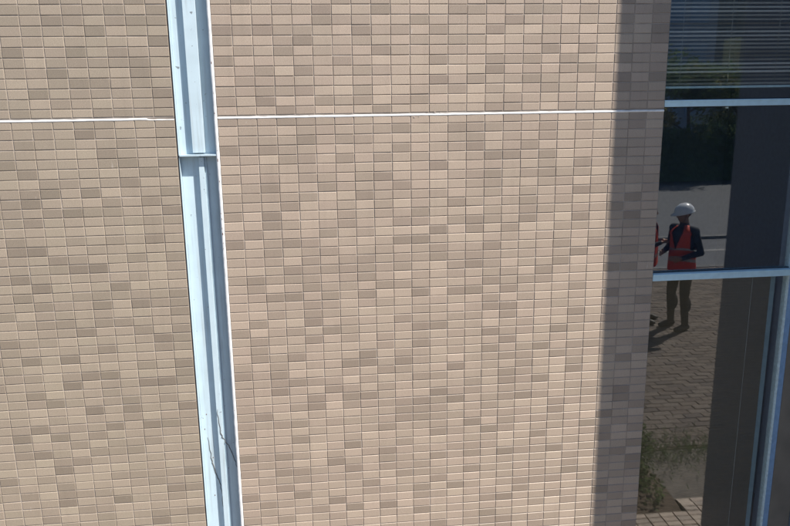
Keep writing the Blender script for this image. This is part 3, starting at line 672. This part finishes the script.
def worker(loc, rz, label, pose, helmet=True):
    P = empty('person', loc, label, 'person', rz=rz); P.scale = (1.02, 1.02, 1.02)
    b = bmesh.new()
    # facing +Y
    for sx in (-1, 1):
        hip = Vector((sx*.095, 0, .93)); kn = Vector((sx*.115, .03, .5)); an = Vector((sx*.125, -.01, .095))
        cap(b, hip, kn, .098, .066); cap(b, kn, an, .064, .048); ell(b, Vector((sx*.115, -.035, .36)), (.056, .06, .12))
        cap(b, (sx*.127, -.04, .05), (sx*.14, .13, .04), .048, .04); ell(b, (sx*.14, .15, .036), (.047, .055, .034))
    ell(b, (0, -.01, .95), (.175, .13, .12)); ell(b, (0, 0, 1.08), (.155, .115, .14)); ell(b, (0, .005, 1.27), (.18, .125, .19))
    ell(b, (0, -.01, 1.4), (.185, .105, .085)); cap(b, (-.15, -.01, 1.42), (.15, -.01, 1.42), .062, .062)
    cap(b, (0, -.01, 1.44), (0, .01, 1.56), .068, .06)
    hd = Matrix.Rotation(pose['head'][0], 4, 'Z') @ Matrix.Rotation(-pose['head'][1], 4, 'X'); hc = Vector((0, .02, 1.63)); H = lambda v: hc+hd @ Vector(v)
    ell(b, H((0, -.01, .03)), (.075, .093, .095), hd); ell(b, H((0, .025, -.045)), (.056, .06, .062), hd); ell(b, H((0, .05, -.085)), (.032, .03, .022), hd)
    cap(b, H((0, .085, .012)), H((0, .102, -.022)), .009, .014, 4)           # nose
    ell(b, H((0, .083, -.052)), (.024, .01, .007), hd, 12); ell(b, H((0, .082, -.063)), (.021, .01, .007), hd, 12)   # lips
    ell(b, H((0, .08, .035)), (.045, .012, .01), hd, 12)                     # brow
    for sx in (-1, 1): ell(b, H((sx*.076, -.005, -.005)), (.01, .02, .031), hd, 12)
    for sx, key in ((-1, 'L'), (1, 'R')):
        sh = Vector((sx*.18, -.01, 1.41)); el = Vector(pose[key][0]); wr = Vector(pose[key][1])
        ell(b, sh, (.065, .068, .068)); cap(b, sh, el, .058, .046); cap(b, el, wr, .047, .03)
        hand(b, wr, pose[key][2], pose[key][3], pose[key][4])
    me = bpy.data.meshes.new('body'); b.to_mesh(me); b.free()
    o = link('body', me, P)
    rm = o.modifiers.new('r', 'REMESH'); rm.mode = 'VOXEL'; rm.voxel_size = .0075
    sm = o.modifiers.new('s', 'SMOOTH'); sm.factor = .5; sm.iterations = 4
    bpy.context.view_layer.update()
    ev = o.evaluated_get(bpy.context.evaluated_depsgraph_get()); me2 = bpy.data.meshes.new_from_object(ev)
    o.modifiers.clear(); o.data = me2; bpy.data.meshes.remove(me)
    me2.materials.clear()
    for m in (M_shirt, M_trou, M_boot, M_skin): me2.materials.append(m)
    wr = [Vector(pose[k][1]) for k in 'LR']; hdv = [Vector(pose[k][2]).normalized() for k in 'LR']
    for f in me2.polygons:
        c = f.center; f.use_smooth = True
        mi = 2 if c.z < .12 else 1 if c.z < .98 else 0
        if c.z > 1.515: mi = 3
        for w_, d_ in zip(wr, hdv):
            if (c-w_).length < .2 and (c-w_).dot(d_) > .0: mi = 3
        f.material_index = mi
    # vest: shell round the torso with armholes and an open V
    vb = bmesh.new(); nt_, nz_ = 112, 44; grid = []
    for j in range(nz_+1):
        t = j/nz_; z = .86+.62*t
        if z < 1.36: a = .205-.02*math.sin(max(0, z-.9)*3); bb = .152+.006*math.sin(z*9)
        else: u = (z-1.36)/.12; a = .205-.115*u**1.5; bb = .15-.07*u**2
        row = []
        for i in range(nt_):
            th = 2*math.pi*i/nt_; fold = 1+.025*math.sin(th*7+z*6)*(1-t)
            row.append(vb.verts.new((math.sin(th)*a*fold, math.cos(th)*bb*fold, z+.015*math.sin(th*2))))
        grid.append(row)
    for j in range(nz_):
        z = .86+.62*(j+.5)/nz_
        for i in range(nt_):
            th = 2*math.pi*(i+.5)/nt_; side = abs(abs(math.atan2(math.sin(th), math.cos(th)))-math.pi/2)
            front = abs(math.atan2(math.sin(th), math.cos(th)))
            if 1.16 < z < 1.425 and side < .42: continue
            if z > 1.16 and front < (z-1.14)*2.1: continue
            if z > 1.44 and front > 2.5: continue
            vb.faces.new((grid[j][i], grid[j][(i+1) % nt_], grid[j+1][(i+1) % nt_], grid[j+1][i])).material_index = 1 if j in (9, 10, 11, 20, 21) else 0
    for v in [v for v in vb.verts if not v.link_faces]: vb.verts.remove(v)
    v_ = mk('vest', vb, [M_orange, M_tape], P, smooth=True)
    so = v_.modifiers.new('t', 'SOLIDIFY'); so.thickness = .006
    if helmet:
        hb = bmesh.new(); n1, n2 = 36, 12; rings = []
        for j in range(n2+1):
            ph = math.pi/2*j/n2; ring = []
            for i in range(n1):
                th = 2*math.pi*i/n1; r = math.cos(ph*.999)
                ridge = 1+.02*(abs(math.sin(th)) < .25)*math.sin(ph)
                ring.append(hb.verts.new(H((math.sin(th)*.117*r, math.cos(th)*.140*r-.008, .034+.120*math.sin(ph)*ridge))))
            rings.append(ring)
        for j in range(n2):
            for i in range(n1): hb.faces.new((rings[j][i], rings[j][(i+1) % n1], rings[j+1][(i+1) % n1], rings[j+1][i]))
        out = [hb.verts.new(H((math.sin(2*math.pi*i/n1)*.127, math.cos(2*math.pi*i/n1)*.150-.008+.055*max(0, math.cos(2*math.pi*i/n1))**3, .026-.012*max(0, math.cos(2*math.pi*i/n1))))) for i in range(n1)]
        for i in range(n1): hb.faces.new((rings[0][i], rings[0][(i+1) % n1], out[(i+1) % n1], out[i]))
        h_ = mk('helmet', hb, M_helmet, P, smooth=True); so = h_.modifiers.new('t', 'SOLIDIFY'); so.thickness = .004
        sb_ = bmesh.new()
        for sx in (-1, 1): tube(sb_, [H((sx*.105, .0, .045)), H((sx*.085, .02, -.03)), H((sx*.03, .05, -.105)), H((0, .055, -.112))], .004, 6)
        mk('chin_strap', sb_, M_hair, P, smooth=True)
    hb = bmesh.new(); ell(hb, H((0, -.022, .038)), (.083, .092, .094), hd, 24)
    bmesh.ops.bisect_plane(hb, geom=hb.verts[:]+hb.edges[:]+hb.faces[:], plane_co=H((0, .03, 0)), plane_no=hd.to_3x3() @ Vector((0, 1, -.7)), clear_outer=True)
    mk('hair', hb, M_hair, P, smooth=True)
    for sx in (-1, 1):
        eb = bmesh.new(); ell(eb, H((sx*.03, .073, .012)), (.012, .009, .008), hd, 12); mk('eye', eb, M_eye, P, smooth=True)
    return P
pose1 = dict(head=(.30, .16), L=((-.25, -.02, 1.13), (-.13, .24, 1.10), (.35, .9, .05), (1, -.2, 0), .5),
             R=((.27, -.05, 1.13), (.17, .22, 1.06), (-.35, .9, .05), (-1, -.2, 0), .5))
pose2 = dict(head=(-.1, .25), L=((-.25, .02, 1.13), (-.11, .2, 1.2), (.3, .9, .1), (.2, 0, 1), .45),
             R=((.26, .0, 1.12), (.11, .2, 1.19), (-.25, .9, .1), (-.2, 0, 1), .45))
worker((5.61, -5.75, ZG), R(68), 'worker in a white helmet and orange vest looking down, mirrored in the middle pane', pose1)
P2 = worker((5.27, -6.15, ZG), R(-58), 'second worker in an orange vest, mirrored half cut off by the tiled wall edge', pose2, helmet=False)
m2 = Matrix.Translation((5.27, -6.15, ZG)) @ Matrix.Rotation(R(-58), 4, 'Z')
cb_ = bmesh.new(); box(cb_, -.09, .09, -.12, .12, -.004, .004, bev=.0015); box(cb_, -.035, .035, .09, .12, .005, .014)
cbo = mk('clipboard', cb_, M_board); cbo.matrix_world = m2 @ Matrix.Translation((0, .33, 1.25)) @ Matrix.Rotation(R(50), 4, 'X')
tag(cbo, 'grey clipboard held by the half hidden second worker', 'clipboard')
